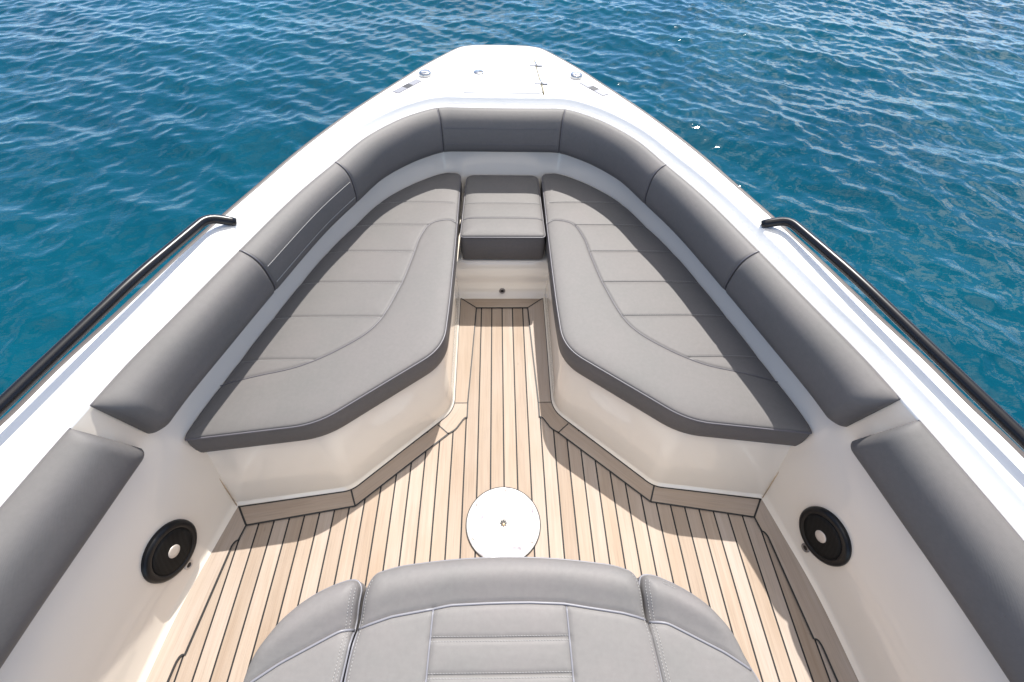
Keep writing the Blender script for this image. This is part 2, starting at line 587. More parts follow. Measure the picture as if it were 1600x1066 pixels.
# ------------------------------------------------------------------ boat lines
# one row per station, starboard half: lip x,y | hull edge x,y | wall at seat level x,y
ROWS = [
 (0.000, 2.184, 0.000, 2.880, 0.000, 2.122),
 (0.120, 2.185, 0.105, 2.879, 0.115, 2.122),
 (0.200, 2.186, 0.182, 2.864, 0.190, 2.120),
 (0.262, 2.187, 0.245, 2.818, 0.255, 2.116),
 (0.318, 2.174, 0.385, 2.610, 0.310, 2.100),
 (0.390, 2.130, 0.480, 2.440, 0.380, 2.056),
 (0.469, 2.062, 0.562, 2.290, 0.455, 1.995),
 (0.587, 1.905, 0.680, 2.060, 0.568, 1.868),
 (0.677, 1.700, 0.800, 1.785, 0.657, 1.688),
 (0.768, 1.485, 0.893, 1.525, 0.745, 1.490),
 (0.872, 1.162, 1.020, 1.165, 0.850, 1.160),
 (0.947, 0.911, 1.100, 0.880, 0.921, 0.910),
 (1.005, 0.719, 1.157, 0.690, 0.972, 0.717),
 (1.034, 0.596, 1.186, 0.565, 0.995, 0.592),
 (1.066, 0.450, 1.222, 0.440, 1.026, 0.450),
 (1.104, 0.254, 1.262, 0.240, 1.066, 0.254),
 (1.146, 0.000, 1.306, -0.010, 1.102, 0.000),
 (1.190, -0.350, 1.350, -0.360, 1.138, -0.350),
 (1.215, -0.800, 1.372, -0.810, 1.160, -0.800),
]
ROWS = [(a, b, c-0.012*min(1.0, max(0.0, (1.6-d)/0.5)), d, e, f) for a, b, c, d, e, f in ROWS]
full = [(-a, b, -c, d, -e, f) for a, b, c, d, e, f in ROWS[:0:-1]]+list(ROWS)
ST = cr_spline(full, 521, key=2)
LIP = ST[:, 0:2]; HUL = ST[:, 2:4]; MID = ST[:, 4:6]
ZL, ZM = 0.645, 0.36
NS = len(ST)
ARC = np.concatenate([[0], np.cumsum(np.linalg.norm(np.diff(LIP, axis=0), axis=1))])
ARC -= np.interp(NS//2, np.arange(NS), ARC)          # 0 on the centre line
TAN = np.gradient(LIP, axis=0); TAN /= np.linalg.norm(TAN, axis=1)[:, None]
INW = np.stack([TAN[:, 1], -TAN[:, 0]], 1)           # points inboard (aft/centre)
if INW[NS//2][1] > 0: INW = -INW

def bow(y, z):
    g = min(1.0, max(0.0, (0.60-y)/0.35)); g = g*g*(3-2*g)
    return 0.36*g*math.sin(math.pi*min(1.0, max(0.0, z/ZL)))

def wall_xy(i, z):
    k = (ZL-z)/(ZL-ZM)+bow(LIP[i, 1], z)
    return LIP[i]+(MID[i]-LIP[i])*k

def at_arc(A, s):
    return np.array([np.interp(s, ARC, A[:, k]) for k in range(A.shape[1])])

def wall_at(s, z):
    k = (ZL-z)/(ZL-ZM)+bow(float(np.interp(s, ARC, LIP[:, 1])), z)
    l_ = at_arc(LIP, s); m_ = at_arc(MID, s)
    return l_+(m_-l_)*k

def arc_of_y(y, side):
    """arc parameter on the lip where the lip has this y, aft of the bow curve"""
    idx = [i for i in range(NS) if side*LIP[i, 0] > 0.25]
    j = min(idx, key=lambda i: abs(LIP[i, 1]-y))
    return ARC[j]

# ------------------------------------------------------------------ water
def make_water():
    def axis(a0, a1, h, far, ratio=1.25):
        c = list(np.arange(a0, a1+h*0.5, h))
        lo, hi, st = [], [], h
        x = c[0]
        while x > -far:
            st *= ratio; x -= st; lo.append(x)
        x, st = c[-1], h
        while x < far:
            st *= ratio; x += st; hi.append(x)
        return np.array(lo[::-1]+c+hi)
    ax = axis(-10.5, 12.5, 0.024, 900)
    ay = axis(0.2, 12.5, 0.024, 900)
    X, Y = np.meshgrid(ax, ay, indexing='ij')
    H = np.zeros_like(X); DX = np.zeros_like(X); DY = np.zeros_like(X)
    r = np.random.default_rng(23)
    for lam, amp, cnt, spread in ((2.2, 0.0075, 4, 0.5), (0.95, 0.0052, 9, 0.55), (0.50, 0.0046, 18, 0.7),
                                  (0.28, 0.0031, 26, 0.8), (0.165, 0.0018, 30, 1.0), (0.10, 0.0010, 28, 1.3)):
        for _ in range(cnt):
            l_ = lam*r.uniform(0.72, 1.35)
            th = R(-112)+r.normal(0, spread)
            k = 2*math.pi/l_
            ph = r.uniform(0, 2*math.pi)
            a = amp*r.uniform(0.5, 1.3)/math.sqrt(cnt)*1.9
            # fade short waves where the grid is coarse
            fade = np.exp(-(np.maximum(0, np.abs(X-1)-11.6)/3.0)**2)*np.exp(-(np.maximum(0, np.abs(Y-6)-6.6)/3.0)**2)
            # patchy gusts
            gx, gy, gp = r.normal(0, 0.5), r.normal(0, 0.5), r.uniform(0, 6.28)
            env = 0.75+0.45*np.sin(gx*X+gy*Y+gp)
            p = k*(math.cos(th)*X+math.sin(th)*Y)+ph
            H += a*env*fade*np.sin(p)
            q = 0.85*a*env*fade*np.cos(p)
            DX += q*math.cos(th); DY += q*math.sin(th)
    V = np.stack([X+DX, Y+DY, -0.40+H], -1).reshape(-1, 3)
    nu, nv = X.shape
    I = np.arange(nu*nv).reshape(nu, nv)
    Q = np.stack([I[:-1, :-1], I[1:, :-1], I[1:, 1:], I[:-1, 1:]], -1).reshape(-1, 4)
    me = bpy.data.meshes.new('sea_water')
    me.vertices.add(len(V)); me.vertices.foreach_set('co', V.ravel().astype(np.float32))
    me.loops.add(Q.size); me.loops.foreach_set('vertex_index', Q.ravel().astype(np.int32))
    me.polygons.add(len(Q))
    me.polygons.foreach_set('loop_start', (np.arange(len(Q))*4).astype(np.int32))
    me.polygons.foreach_set('use_smooth', np.ones(len(Q), bool))
    me.update(calc_edges=True)
    me.materials.append(M_WATER)
    o = bpy.data.objects.new('sea_water', me)
    COL.objects.link(o)
    o['kind'] = 'structure'
make_water()

# ------------------------------------------------------------------ motorboat
boat = thing('motorboat', (0, 0.6, -0.62), 'open white motorboat bow with teak floor, seen from its helm', 'boat')

# hull sides
def make_hull():
    V = []
    rows = [(0.000, 0.655), (0.006, 0.640), (0.004, 0.60), (-0.03, 0.35), (-0.09, 0.0), (-0.16, -0.30), (-0.26, -0.50), (-0.7, -0.62)]
    for i in range(0, NS, 2):
        o_ = HUL[i]-LIP[i]; o_ = -INW[i]
        for off, z in rows:
            p = HUL[i]+o_*0.0
            sc = off
            c = np.array([0.0, min(HUL[i][1], 1.2)])
            d = HUL[i]-c; d /= np.linalg.norm(d)
            q = HUL[i]+d*sc*(1.0 if sc > 0 else 1.4)
            if z < -0.6: q = np.array([0.0, min(HUL[i][1]-0.2, 2.3)])
            V.append((q[0], q[1], z))
    n = len(range(0, NS, 2))
    return V, grid_faces(n, len(rows))
v, f = make_hull()
mesh('hull', v, f, M_HULL, boat)

# coaming lip, slope and deck in one moulding
def make_deck():
    prof = []
    V = []
    nk = 12
    for i in range(NS):
        l_, h_ = LIP[i], HUL[i]
        d = h_-l_; w = np.linalg.norm(d); u = d/w
        pts = [(l_+(MID[i]-l_)*0.05, 0.630), (l_-u*0.001, 0.640), (l_+u*0.003, 0.6455), (l_+u*0.008, 0.647), (l_+u*0.019, 0.647),
               (l_+u*0.022, 0.6445), (l_+u*0.026, 0.638), (l_+u*0.032, 0.636), (l_+u*0.037, 0.639), (l_+u*0.041, 0.648), (l_+u*0.046, 0.664),
               (l_+u*0.050, 0.6705), (l_+u*0.058, 0.672),
               (l_+u*(w*0.6), 0.673), (l_+u*(w-0.02), 0.671), (l_+u*(w-0.006), 0.668), (l_+u*w, 0.655)]
        for p, z in pts: V.append((p[0], p[1], z))
    return V, grid_faces(NS, 17)
v, f = make_deck()
deck = mesh('foredeck', v, f, M_DECK, boat)

# rub rail
HT = np.gradient(HUL, axis=0); HT /= np.linalg.norm(HT, axis=1)[:, None]
HN = np.stack([-HT[:, 1], HT[:, 0]], 1)
if HN[NS//2][1] < 0: HN = -HN
pth = [(HUL[i][0]+HN[i][0]*0.006, HUL[i][1]+HN[i][1]*0.006, 0.655) for i in range(0, NS, 2)]
v, f = tube(pth, 0.013, 8)
mesh('rub_rail', v, f, M_RUB, boat)

# inner liner
def make_liner():
    V = []
    zs = [0.636, 0.6, 0.5, 0.4, 0.3, 0.2, 0.1, 0.03, 0.014, 0.006, -0.01]
    off = [0, 0, 0, 0, 0, 0, 0, 0.000, 0.002, 0.009, 0.012]
    for i in range(NS):
        for z, o_ in zip(zs, off):
            p = wall_xy(i, z)+INW[i]*(o_+0.0005)
            V.append((p[0], p[1], z))
    return V, grid_faces(NS, len(zs))
v, f = make_liner()
mesh('inner_liner', v, f, M_GEL, boat)

# ---- teak sole
FLOOR = [(0.209, 1.572), (0.205, 0.99), (0.217, 0.938), (0.268, 0.868), (0.556, 0.611), (0.944, 0.560)]
aft = []
for y in (0.45, 0.254, 0.0, -0.35, -0.8):
    i = int(np.argmin([abs(LIP[k, 1]-y)+(0 if LIP[k, 0] > 0.5 else 9) for k in range(NS)]))
    w_ = wall_xy(i, 0.0); aft.append((w_[0], w_[1]))
fo = FLOOR+aft
poly = fo+[(-x, y) for x, y in fo[::-1]]
poly = [(x*1.01, y+(0.004 if y > 1.5 else 0.0)) for x, y in poly]
vv, ff = cdt_fill(ccw(poly), np.zeros((0, 2)))
teak_o = mesh('teak_deck', [(x, y, 0.0) for x, y in vv], ff, M_TEAK, boat, smooth=False, loc=(0, 0, 0))

caulk = MB()
def strip(path, w, z=0.0048):
    P = np.asarray(path, float)
    T = np.gradient(P, axis=0); T /= np.linalg.norm(T, axis=1)[:, None]
    Nn = np.stack([-T[:, 1], T[:, 0]], 1)
    V = []
    for p, q in zip(P, Nn):
        V += [(*(p+q*w/2), z), (*(p-q*w/2), z)]
    caulk.add(V, grid_faces(len(P), 2))

def board(poly2, ang):
    P = ccw(poly2)
    n = len(P)
    V = [(x, y, 0.0035) for x, y in P]+[(x, y, -0.004) for x, y in P]
    F = [tuple(range(n))]+[(i, (i+1) % n, n+(i+1) % n, n+i) for i in range(n)]
    c = P.mean(0)
    vv_, ff_ = cdt_fill(P, np.zeros((0, 2)))
    V = [(x, y, 0.0035) for x, y in vv_]
    mesh('margin_board', V, ff_, M_TEAKB, teak_o, smooth=False, loc=(c[0], c[1], 0.0), rotz=ang)

LW = 0.0056
# end board across the channel
board([(-0.125, 1.500), (0.125, 1.500), (0.206, 1.566), (-0.206, 1.566)], R(90))
strip([(-0.126, 1.5), (0, 1.5), (0.126, 1.5)], LW)
for s in (1, -1):
    mrr = lambda L_: [(s*x, y) for x, y in L_]
    chan = [(0.147, 0.968), (0.203, 0.968), (0.206, 1.566), (0.125, 1.500)]
    board(mrr(chan), R(-1.8*s))
    strip(mrr([(0.147, 0.90), (0.147, 0.968), (0.137, 1.2), (0.125, 1.5)]), LW)
    strip(mrr([(0.125, 1.5), (0.165, 1.533), (0.206, 1.566)]), LW*.9)
    strip(mrr([(0.147, 0.968), (0.175, 0.968), (0.203, 0.968)]), 0.003)
    sc = cr_spline([(0.147, 0.902), (0.158, 0.897), (0.174, 0.874), (0.192, 0.848), (0.219, 0.829)], 14)
    corner = [tuple(p) for p in sc]+[(0.262, 0.868), (0.216, 0.935), (0.205, 0.962), (0.203, 0.968), (0.147, 0.968)]
    board(mrr(corner), R(30*s))
    strip(mrr([tuple(p) for p in sc]), LW*0.9)
    strip(mrr([(0.219, 0.829), (0.240, 0.8485), (0.262, 0.868)]), LW*.8)
    board(mrr([(0.219, 0.829), (0.530, 0.550), (0.556, 0.609), (0.262, 0.868)]), R(48*s))
    strip(mrr([(0.215, 0.832), (0.375, 0.689), (0.530, 0.550)]), LW)
    board(mrr([(0.530, 0.550), (0.891, 0.490), (0.940, 0.556), (0.556, 0.609)]), R(81*s))
    strip(mrr([(0.530, 0.550), (0.7, 0.5217), (0.891, 0.490)]), LW)
    strip(mrr([(0.530, 0.550), (0.543, 0.579), (0.556, 0.609)]), LW)
    strip(mrr([(0.891, 0.490), (0.915, 0.523), (0.936, 0.553)]), LW*1.1)
    edge = [(0.891, 0.490), (0.901, 0.442)]
    nib = [tuple(p) for p in cr_spline([(0.901, 0.442), (0.909, 0.4375), (0.9155, 0.425), (0.918, 0.405)], 9)]
    edge += nib[1:]+[(0.9465, 0.124)]
    nib2 = [tuple(p) for p in cr_spline([(0.9465, 0.124), (0.957, 0.121), (0.963, 0.109), (0.966, 0.088)], 9)]
    edge += nib2[1:]+[(0.985, -0.15), (1.0, -0.45), (1.01, -0.8)]
    outer = [(0.940, 0.556)]+[(x-0.004, y) for x, y in aft]
    board(mrr(edge+outer[::-1]), R(6*s))
    strip(mrr(edge), LW)
    # sealant bead between boards and moulding
    strip(mrr([tuple(p) for p in fillet([(0.2055, 1.566), (0.2005, 0.933), (0.553, 0.606), (0.940, 0.553)], [0, 0.055, 0.03, 0], 8, closed=False)]), 0.0045)
strip([(-0.206, 1.568), (0, 1.568), (0.206, 1.568)], 0.004)
caulk.build('caulking', M_BLACK, teak_o, smooth=False, loc=(0, 0, 0))

# ---- seat bases
def make_seat_base(s):
    fl = fillet([(0.209, 1.60), (0.205, 1.00), (0.270, 0.866), (0.556, 0.611), (0.970, 0.556)], [0, 0.10, 0.03, 0.07, 0], 8, closed=False)
    # four-corner control path with the same number of corners on the top rim
    fl = fillet([(0.209, 1.62), (0.2045, 0.935), (0.556, 0.611), (0.990, 0.554)], [0, 0.055, 0.03, 0], 10, closed=False)
    tp = fillet([(0.232, 1.62), (0.2335, 1.000), (0.602, 0.706), (1.035, 0.645)], [0, 0.06, 0.05, 0], 10, closed=False)
    n = len(fl)
    V = []; rows = [(-0.01, -0.02), (0.006, 0.004), (0.014, 0.03), (0.04, 0.12), (0.5, 0.5), (0.96, 0.97), (1.0, 1.0)]
    rows = [(-0.02, -0.05, 0.004), (0.004, 0.022, 0.003), (0.035, 0.038, -0.004), (0.08, 0.08, 0), (0.5, 0.5, 0), (0.955, 0.965, 0), (0.985, 0.99, 0.0), (1.0, 1.0, -0.006)]
    T = np.gradient(fl, axis=0); T /= np.linalg.norm(T, axis=1)[:, None]
    O = np.stack([T[:, 1], -T[:, 0]], 1)
    if O[-1][1] > 0: O = -O
    for i in range(n):
        for k, zz, o_ in rows:
            p = fl[i]*(1-k)+tp[i]*k+O[i]*o_
            V.append((s*p[0], p[1], 0.2475*zz))
    F = grid_faces(n, len(rows))
    o = MB(); o.add(V, F)
    # top of the box, under the cushion
    cap = [tuple(p) for p in tp]
    wl = [tuple(MID[i]-INW[i]*0.03) for i in range(NS//2, NS, 6) if MID[i][1] > 0.64 and MID[i][0] > 0.15]
    pl = cap+wl[::-1]
    vv_, ff_ = cdt_fill(ccw(pl), np.zeros((0, 2)))
    o.add([(s*x, y, 0.2478) for x, y in vv_], ff_)
    return o.build('seat_base', M_GEL, boat)
for s in (1, -1):
    make_seat_base(s)

M_TAN = simple('aged_sealant', (0.46, 0.34, 0.22), 0.6, var=0.3, vscale=40)
for s in (1, -1):
    v, f = tube([(s*0.943, 0.5565, 0.010), (s*0.957, 0.592, 0.10), (s*0.971, 0.625, 0.19), (s*0.981, 0.650, 0.262)], 0.0016, 6)
    mesh('corner_sealant', v, f, M_TAN, boat)

# centre step / seat base
def make_centre_base():
    V = []; F = []
    xs = np.linspace(-0.24, 0.24, 9)
    rows = [(-0.01, 1.560), (0.003, 1.560), (0.010, 1.571), (0.10, 1.598), (0.185, 1.622), (0.193, 1.629), (0.195, 1.642), (0.195, 2.12)]
    for x in xs:
        for z, y in rows: V.append((x, y, z))
    return V, grid_faces(len(xs), len(rows))
v, f = make_centre_base()
cb_o = mesh('seat_base', v, f, M_GEL, boat)

def fitting(name, parent, centre, normal, profile, m, seg=28, mats=None, cap=True):
    V, F = capped_lathe(profile, seg, bottom=False)
    n = Vector(normal).normalized()
    q = n.to_track_quat('Z', 'Y').to_matrix()
    W_ = [tuple(Vector(centre)+q @ Vector(p)) for p in V]
    return mesh(name, W_, F, m, parent)

M_DULL = simple('dull_steel', (0.26, 0.24, 0.23), 0.4, metal=0.7)
def socket(centre, normal, k=1.1, m=None):
    n = Vector(normal).normalized()
    o = fitting('wall_socket', boat, centre, n, [(0.0125*k, -0.004), (0.0125*k, 0.002), (0.011*k, 0.0035), (0.008*k, 0.003), (0.007*k, 0.001)], m or M_BADGE)
    fitting('socket_hole', o, Vector(centre)+n*0.0012, n, [(0.0068*k, 0.0), (0.0065*k, 0.0006), (0.003, 0.0008)], M_DARKHOLE, 20)
socket((0.001, 1.5765, 0.042), (0, -1, 0.2), 1.15, M_DULL)

# ---- seat cushions
def mk_path(pts, zf, n=None):
    return np.array([(p[0], p[1], zf) for p in pts])

def make_cushion(root, outline, ztop, zbot, seams, m, mw, step=0.009, edge_r=0.006, crown=0.010, crown_w=0.03,
                 puff=0.004, zfun=None, welt=0.0032, name_top='cushion_cover', stitch_edge=None, rw=0.006, tight=True):
    """outline: closed 2-D path; seams: dicts(path, depth, w, tube, stitch)"""
    O = ccw(resample(outline, 0.008, closed=True))
    A, B = O, np.roll(O, -1, 0)
    T = np.roll(O, -1, 0)-np.roll(O, 1, 0); T /= np.linalg.norm(T, axis=1)[:, None]
    Nin = np.stack([-T[:, 1], T[:, 0]], 1)
    pts = []
    for d in (0.002, 0.0045, 0.009, 0.015):
        q = O+Nin*d
        ok = inside(q, O) & (seg_dist(q, A, B) > 0.93*d)
        pts.append(q[ok])
    lo, hi = O.min(0), O.max(0)
    gx = np.arange(lo[0], hi[0], step); gy = np.arange(lo[1], hi[1], step*0.866)
    G = np.array([(x+(step/2 if j % 2 else 0), y) for j, y in enumerate(gy) for x in gx])
    G = G[inside(G, O)]
    G = G[seg_dist(G, A, B) > 0.019]
    SA, SB = [], []
    for s in seams:
        P = np.asarray(s['path'], float)
        Q = resample(P, 0.007)
        s['_a'] = Q[:-1]; s['_b'] = Q[1:]
        SA.append(Q[:-1]); SB.append(Q[1:])
        t = np.gradient(Q, axis=0); t /= np.linalg.norm(t, axis=1)[:, None]
        nn = np.stack([-t[:, 1], t[:, 0]], 1)
        for o_ in (0, 0.003, -0.003, 0.007, -0.007, 0.013, -0.013):
            q = Q+nn*o_
            q = q[inside(q, O)]
            if len(q):
                pts.append(q[seg_dist(q, A, B) > 0.004])
    if len(SA):
        SA = np.concatenate(SA); SB = np.concatenate(SB)
        G = G[seg_dist(G, SA, SB) > 0.016]
    pts.append(G)
    pts = np.concatenate(pts)
    # drop near duplicates
    key = np.round(pts/0.0022).astype(int)
    _, ui = np.unique(key, axis=0, return_index=True)
    pts = pts[np.sort(ui)]
    V2, F = cdt_fill(O, pts)

    def height(Q):
        d = seg_dist(Q, A, B)
        z = np.full(len(Q), ztop, float)
        dd = np.clip(1-d/edge_r, 0, 1)
        z -= edge_r*(1-np.sqrt(np.maximum(0, 1-dd*dd)))
        z -= crown*np.exp(-d/crown_w)
        if len(seams):
            dm = np.full(len(Q), 1e9)
            for s in seams:
                ds = seg_dist(Q, s['_a'], s['_b'])
                z -= s.get('depth', 0.004)*np.exp(-(ds/s.get('w', 0.006))**2)
                dm = np.minimum(dm, ds)
            z += puff*(1-np.exp(-(dm/0.035)**2))-puff
        # faint unevenness of the foam
        z += 0.0010*np.sin(Q[:, 0]*5.3+1.3)*np.sin(Q[:, 1]*4.1+0.7)
        if zfun is not None: z = zfun(Q, z, d)
        return z
    Z = height(V2)
    V = [(x, y, z) for (x, y), z in zip(V2, Z)]
    mb = MB(); mb.add(V, F)
    # side wall with slight belly
    zo = height(O)
    rows = [(0.0, 0.0), (0.12, 0.0015), (0.35, 0.004), (0.65, 0.004), (0.88, 0.0015), (0.96, -0.002), (1.0, -0.008)]
    SV = []
    for i in range(len(O)):
        for k, b_ in rows:
            p = O[i]-Nin[i]*b_
            SV.append((p[0], p[1], zo[i]*(1-k)+zbot*k))
    mb.add(SV, grid_faces(len(O), len(rows), True, False))
    body = mb.build(name_top, m, root)
    if welt:
        P = np.stack([O[:, 0]-Nin[:, 0]*0.0006, O[:, 1]-Nin[:, 1]*0.0006, zo+0.0004], 1)
        v_, f_ = tube(P, welt, 7, closed=True)
        mesh('edge_piping', v_, f_, mw, root)
    tb = MB(); st = []
    for s in seams:
        Q = resample(np.asarray(s['path'], float), 0.008)
        zq = height(Q)
        if s.get('tube'):
            v_, f_ = tube(np.stack([Q[:, 0], Q[:, 1], zq+s['tube']*0.45], 1), s['tube'], 7)
            tb.add(v_, f_)
        if s.get('stitch'):
            t = np.gradient(Q, axis=0); t /= np.linalg.norm(t, axis=1)[:, None]
            nn = np.stack([-t[:, 1], t[:, 0]], 1)
            for o_ in s['stitch']:
                q = Q+nn*o_
                q = q[inside(q, O)]
                if len(q) > 2:
                    st.append(np.stack([q[:, 0], q[:, 1], height(q)+0.0004], 1))
    if stitch_edge:
        for e0, e1, o_ in stitch_edge:
            keep = [bool(e0(p)) for p in O]
            k0 = keep.index(False) if False in keep else 0
            run = []
            for k in list(range(k0, len(O)))+list(range(0, k0+1)):
                if keep[k % len(O)]:
                    run.append(O[k]+Nin[k]*o_)
                else:
                    if len(run) > 4:
                        q = np.array(run)
                        st.append(np.stack([q[:, 0], q[:, 1], height(q)+0.0004], 1))
                    run = []
    if tb.n: tb.build('seam_piping', mw, root)
    for q in st:
        stitches([q]).build('stitching', M_STITCH, root)
    return body

# outline of the starboard bow seat
front = [(0.972, 0.644), (0.883, 0.655), (0.729, 0.6715), (0.628, 0.687), (0.566, 0.712), (0.418, 0.823), (0.300, 0.923),
         (0.246, 0.980), (0.219, 1.042), (0.211, 1.185), (0.2065, 1.363), (0.2045, 1.564), (0.2045, 1.843), (0.206, 2.00)]
front_d = fillet([(0.974, 0.643), (0.593, 0.691), (0.2165, 0.990), (0.2085, 1.20), (0.2045, 1.564), (0.206, 2.00)],
                 [0, 0.075, 0.085, 0.2, 0.2, 0], 10, closed=False)

back = []
for i in range(NS//2, NS):
    p = MID[i]+INW[i]*0.006
    if p[0] > 0.235 and p[1] > 0.66:
        back.append((p[0], p[1]))
back = [b for b in back if b[1] <= 2.2]
seat_out = fillet([tuple(front_d[-1])]+[(0.2065, 2.085), ], [0, 0], 1, closed=False)
seat_poly = [tuple(p) for p in front_d]+[tuple(p) for p in fillet([(0.206, 2.0), (0.208, 2.108), (0.30, 2.098)], [0, 0.05, 0], 8, closed=False)[1:-1]]+[b for b in back if b[0] > 0.262]
# tuck the aft outboard corner
def seat_lines(s):
    pipe = cr_spline([(0.209, 1.700), (0.232, 1.716), (0.270, 1.712), (0.322, 1.685), (0.358, 1.592), (0.378, 1.452), (0.408, 1.282),
                      (0.474, 1.081), (0.582, 0.976), (0.702, 0.905), (0.825, 0.869), (0.945, 0.835)], 90)
    L_ = [dict(path=[(s*x, y) for x, y in pipe], depth=0.004, w=0.005, tube=0.0022)]
    def wallx(y):
        c = [b for b in back]
        return float(np.interp(y, [b[1] for b in c[::-1]], [b[0] for b in c[::-1]]))-0.004
    for y, x0 in ((1.846, 0.226), (1.676, 0.330), (1.497, 0.374), (1.311, 0.402), (1.129, 0.452), (0.934, 0.655)):
        L_.append(dict(path=[(s*x0, y), (s*(x0+wallx(y))/2, y+0.001), (s*wallx(y), y)], depth=0.0034, w=0.0042, stitch=(0.005,)))
    return L_
for s, lab in ((1, 'long grey bow seat cushion on the right, wide band of shade along its wall'),
               (-1, 'long grey bow seat cushion on the left, thin strip of shade along its wall')):
    root = thing('bow_seat_cushion', (s*0.55, 1.2, 0.2485), lab, 'seat cushion', 'long bow seat cushions')
    make_cushion(root, [(s*x, y) for x, y in seat_poly], 0.366, 0.2490, seat_lines(s), M_VIN, M_WELT, puff=0.0016, crown=0.010, crown_w=0.03)

root = thing('centre_seat_cushion', (0, 1.86, 0.196), 'thick square grey cushion in the middle, between the two long bow seats', 'seat cushion')
c_poly = fillet([(-0.1865, 1.622), (0.1935, 1.622), (0.1845, 2.112), (-0.175, 2.112)], [0.018, 0.018, 0.04, 0.04], 7)
make_cushion(root, c_poly, 0.350, 0.198,
             [dict(path=[(-0.178, 1.742), (-0.16, 1.7475), (0, 1.749), (0.168, 1.7475), (0.186, 1.742)], depth=0.0035, w=0.0045, tube=0.002),
              dict(path=[(-0.176, 1.858), (0, 1.859), (0.184, 1.858)], depth=0.0025, w=0.0045, stitch=(0.004,))],
             M_VIN, M_WELT, puff=0.0016, crown=0.010, crown_w=0.022)

# ---- backrest pads round the coaming
PROF = [(0.0, 0.640), (0.003, 0.6455), (0.011, 0.6455), (0.022, 0.6405), (0.034, 0.6335), (0.045, 0.6245), (0.053, 0.613), (0.058, 0.600),
        (0.0605, 0.585), (0.0615, 0.565), (0.0610, 0.540), (0.0590, 0.515), (0.0540, 0.493), (0.045, 0.477), (0.033, 0.468), (0.016, 0.464), (-0.005, 0.466)]
def make_pad(root, s0, s1, e0, e1, lines=(), welt0=True, welt1=True, tip=0.075, slant=0.0, thread=None):
    """pad along the coaming from arc s0 to s1; e: 'seam' or 'tip' end"""
    n = max(24, int((s1-s0)/0.010))
    u = np.linspace(0, 1, n)
    u = 0.5-0.5*np.cos(math.pi*u) if (e0 == 'tip' or e1 == 'tip') else u
    dense = np.concatenate([[0, 0.0012, 0.003, 0.006, 0.010], np.linspace(0.016, (s1-s0)-0.016, n), (s1-s0)-np.array([0.010, 0.006, 0.003, 0.0012, 0])])
    ss = s0+dense
    V = []
    def profile(s):
        a, b = s-s0, s1-s
        e = 1.0
        for d, t in ((a, e0), (b, e1)):
            if t == 'tip':
                x = min(1.0, max(0.0, d)/tip); e *= math.sqrt(max(0.0, 1-(1-x)**2))**0.9
            elif t == 'square':
                x = min(1.0, max(0.0, d)/0.035); e *= 0.30+0.70*math.sqrt(max(0.0, 1-(1-x)**2))
                if d < 0.0005: e = 0.0
            else:
                e *= 1-0.16*math.exp(-(d/0.006)**2)
                if d < 0.0002: e *= 0.5
        g_ = min(1.0, max(0.0, (abs(s)-0.6)/1.0))
        e *= 1+0.12*g_*g_*(3-2*g_)
        w_in = at_arc(INW, s)
        out_ = []
        sg = 1 if s0+s1 > 0 else -1
        dd = min([d for d, t in ((a, e0), (b, e1)) if t != 'seam'] or [9.0])
        sl = sg*slant*math.exp(-max(0, dd)/0.12)
        for b_, z in PROF:
            p = wall_at(s+sl*(z-0.47)/0.175, z)+w_in*(b_*e+0.004)
            zz = z
            if e < 0.8: zz = z if z < 0.640 else 0.640+(z-0.640)*e
            out_.append((p[0], p[1], zz))
        return out_
    for s in ss: V += profile(s)
    npf = len(PROF)
    F = grid_faces(len(ss), npf)
    F.append(tuple(range(npf))); F.append(tuple(range((len(ss)-1)*npf, len(ss)*npf)))
    mesh('pad_cover', V, F, M_VIN, root)
    wb = MB()
    for s, t, on in ((s0+0.004, e0, welt0), (s1-0.004, e1, welt1)):
        if t == 'seam' and on:
            pr_ = np.array(profile(s))
            pr2 = resample(pr_, 0.006)
            v_, f_ = tube(pr2, 0.0028, 7); wb.add(v_, f_)
    # piping along the top edge against the lip
    edge = np.array([profile(s)[0] for s in ss]); edge[:, 2] += 0.003
    v_, f_ = tube(edge, 0.0022, 6); wb.add(v_, f_)
    wb.build('pad_piping', M_WELT, root)
    if lines:
        st = []
        for zz in lines:
            P = []
            for s in np.arange(s0+0.012, s1-0.012, 0.01):
                pr_ = np.array(profile(s))
                k = int(np.argmin(abs(pr_[6:14, 2]-zz)))+6
                q = pr_[k]+np.array([*at_arc(INW, s), 0])*0.0006
                P.append(q)
            st.append(np.array(P))
        for q in st:
            stitches([q], 0.008, 0.0068, 0.0011).build('stitching', thread or M_STITCH, root)

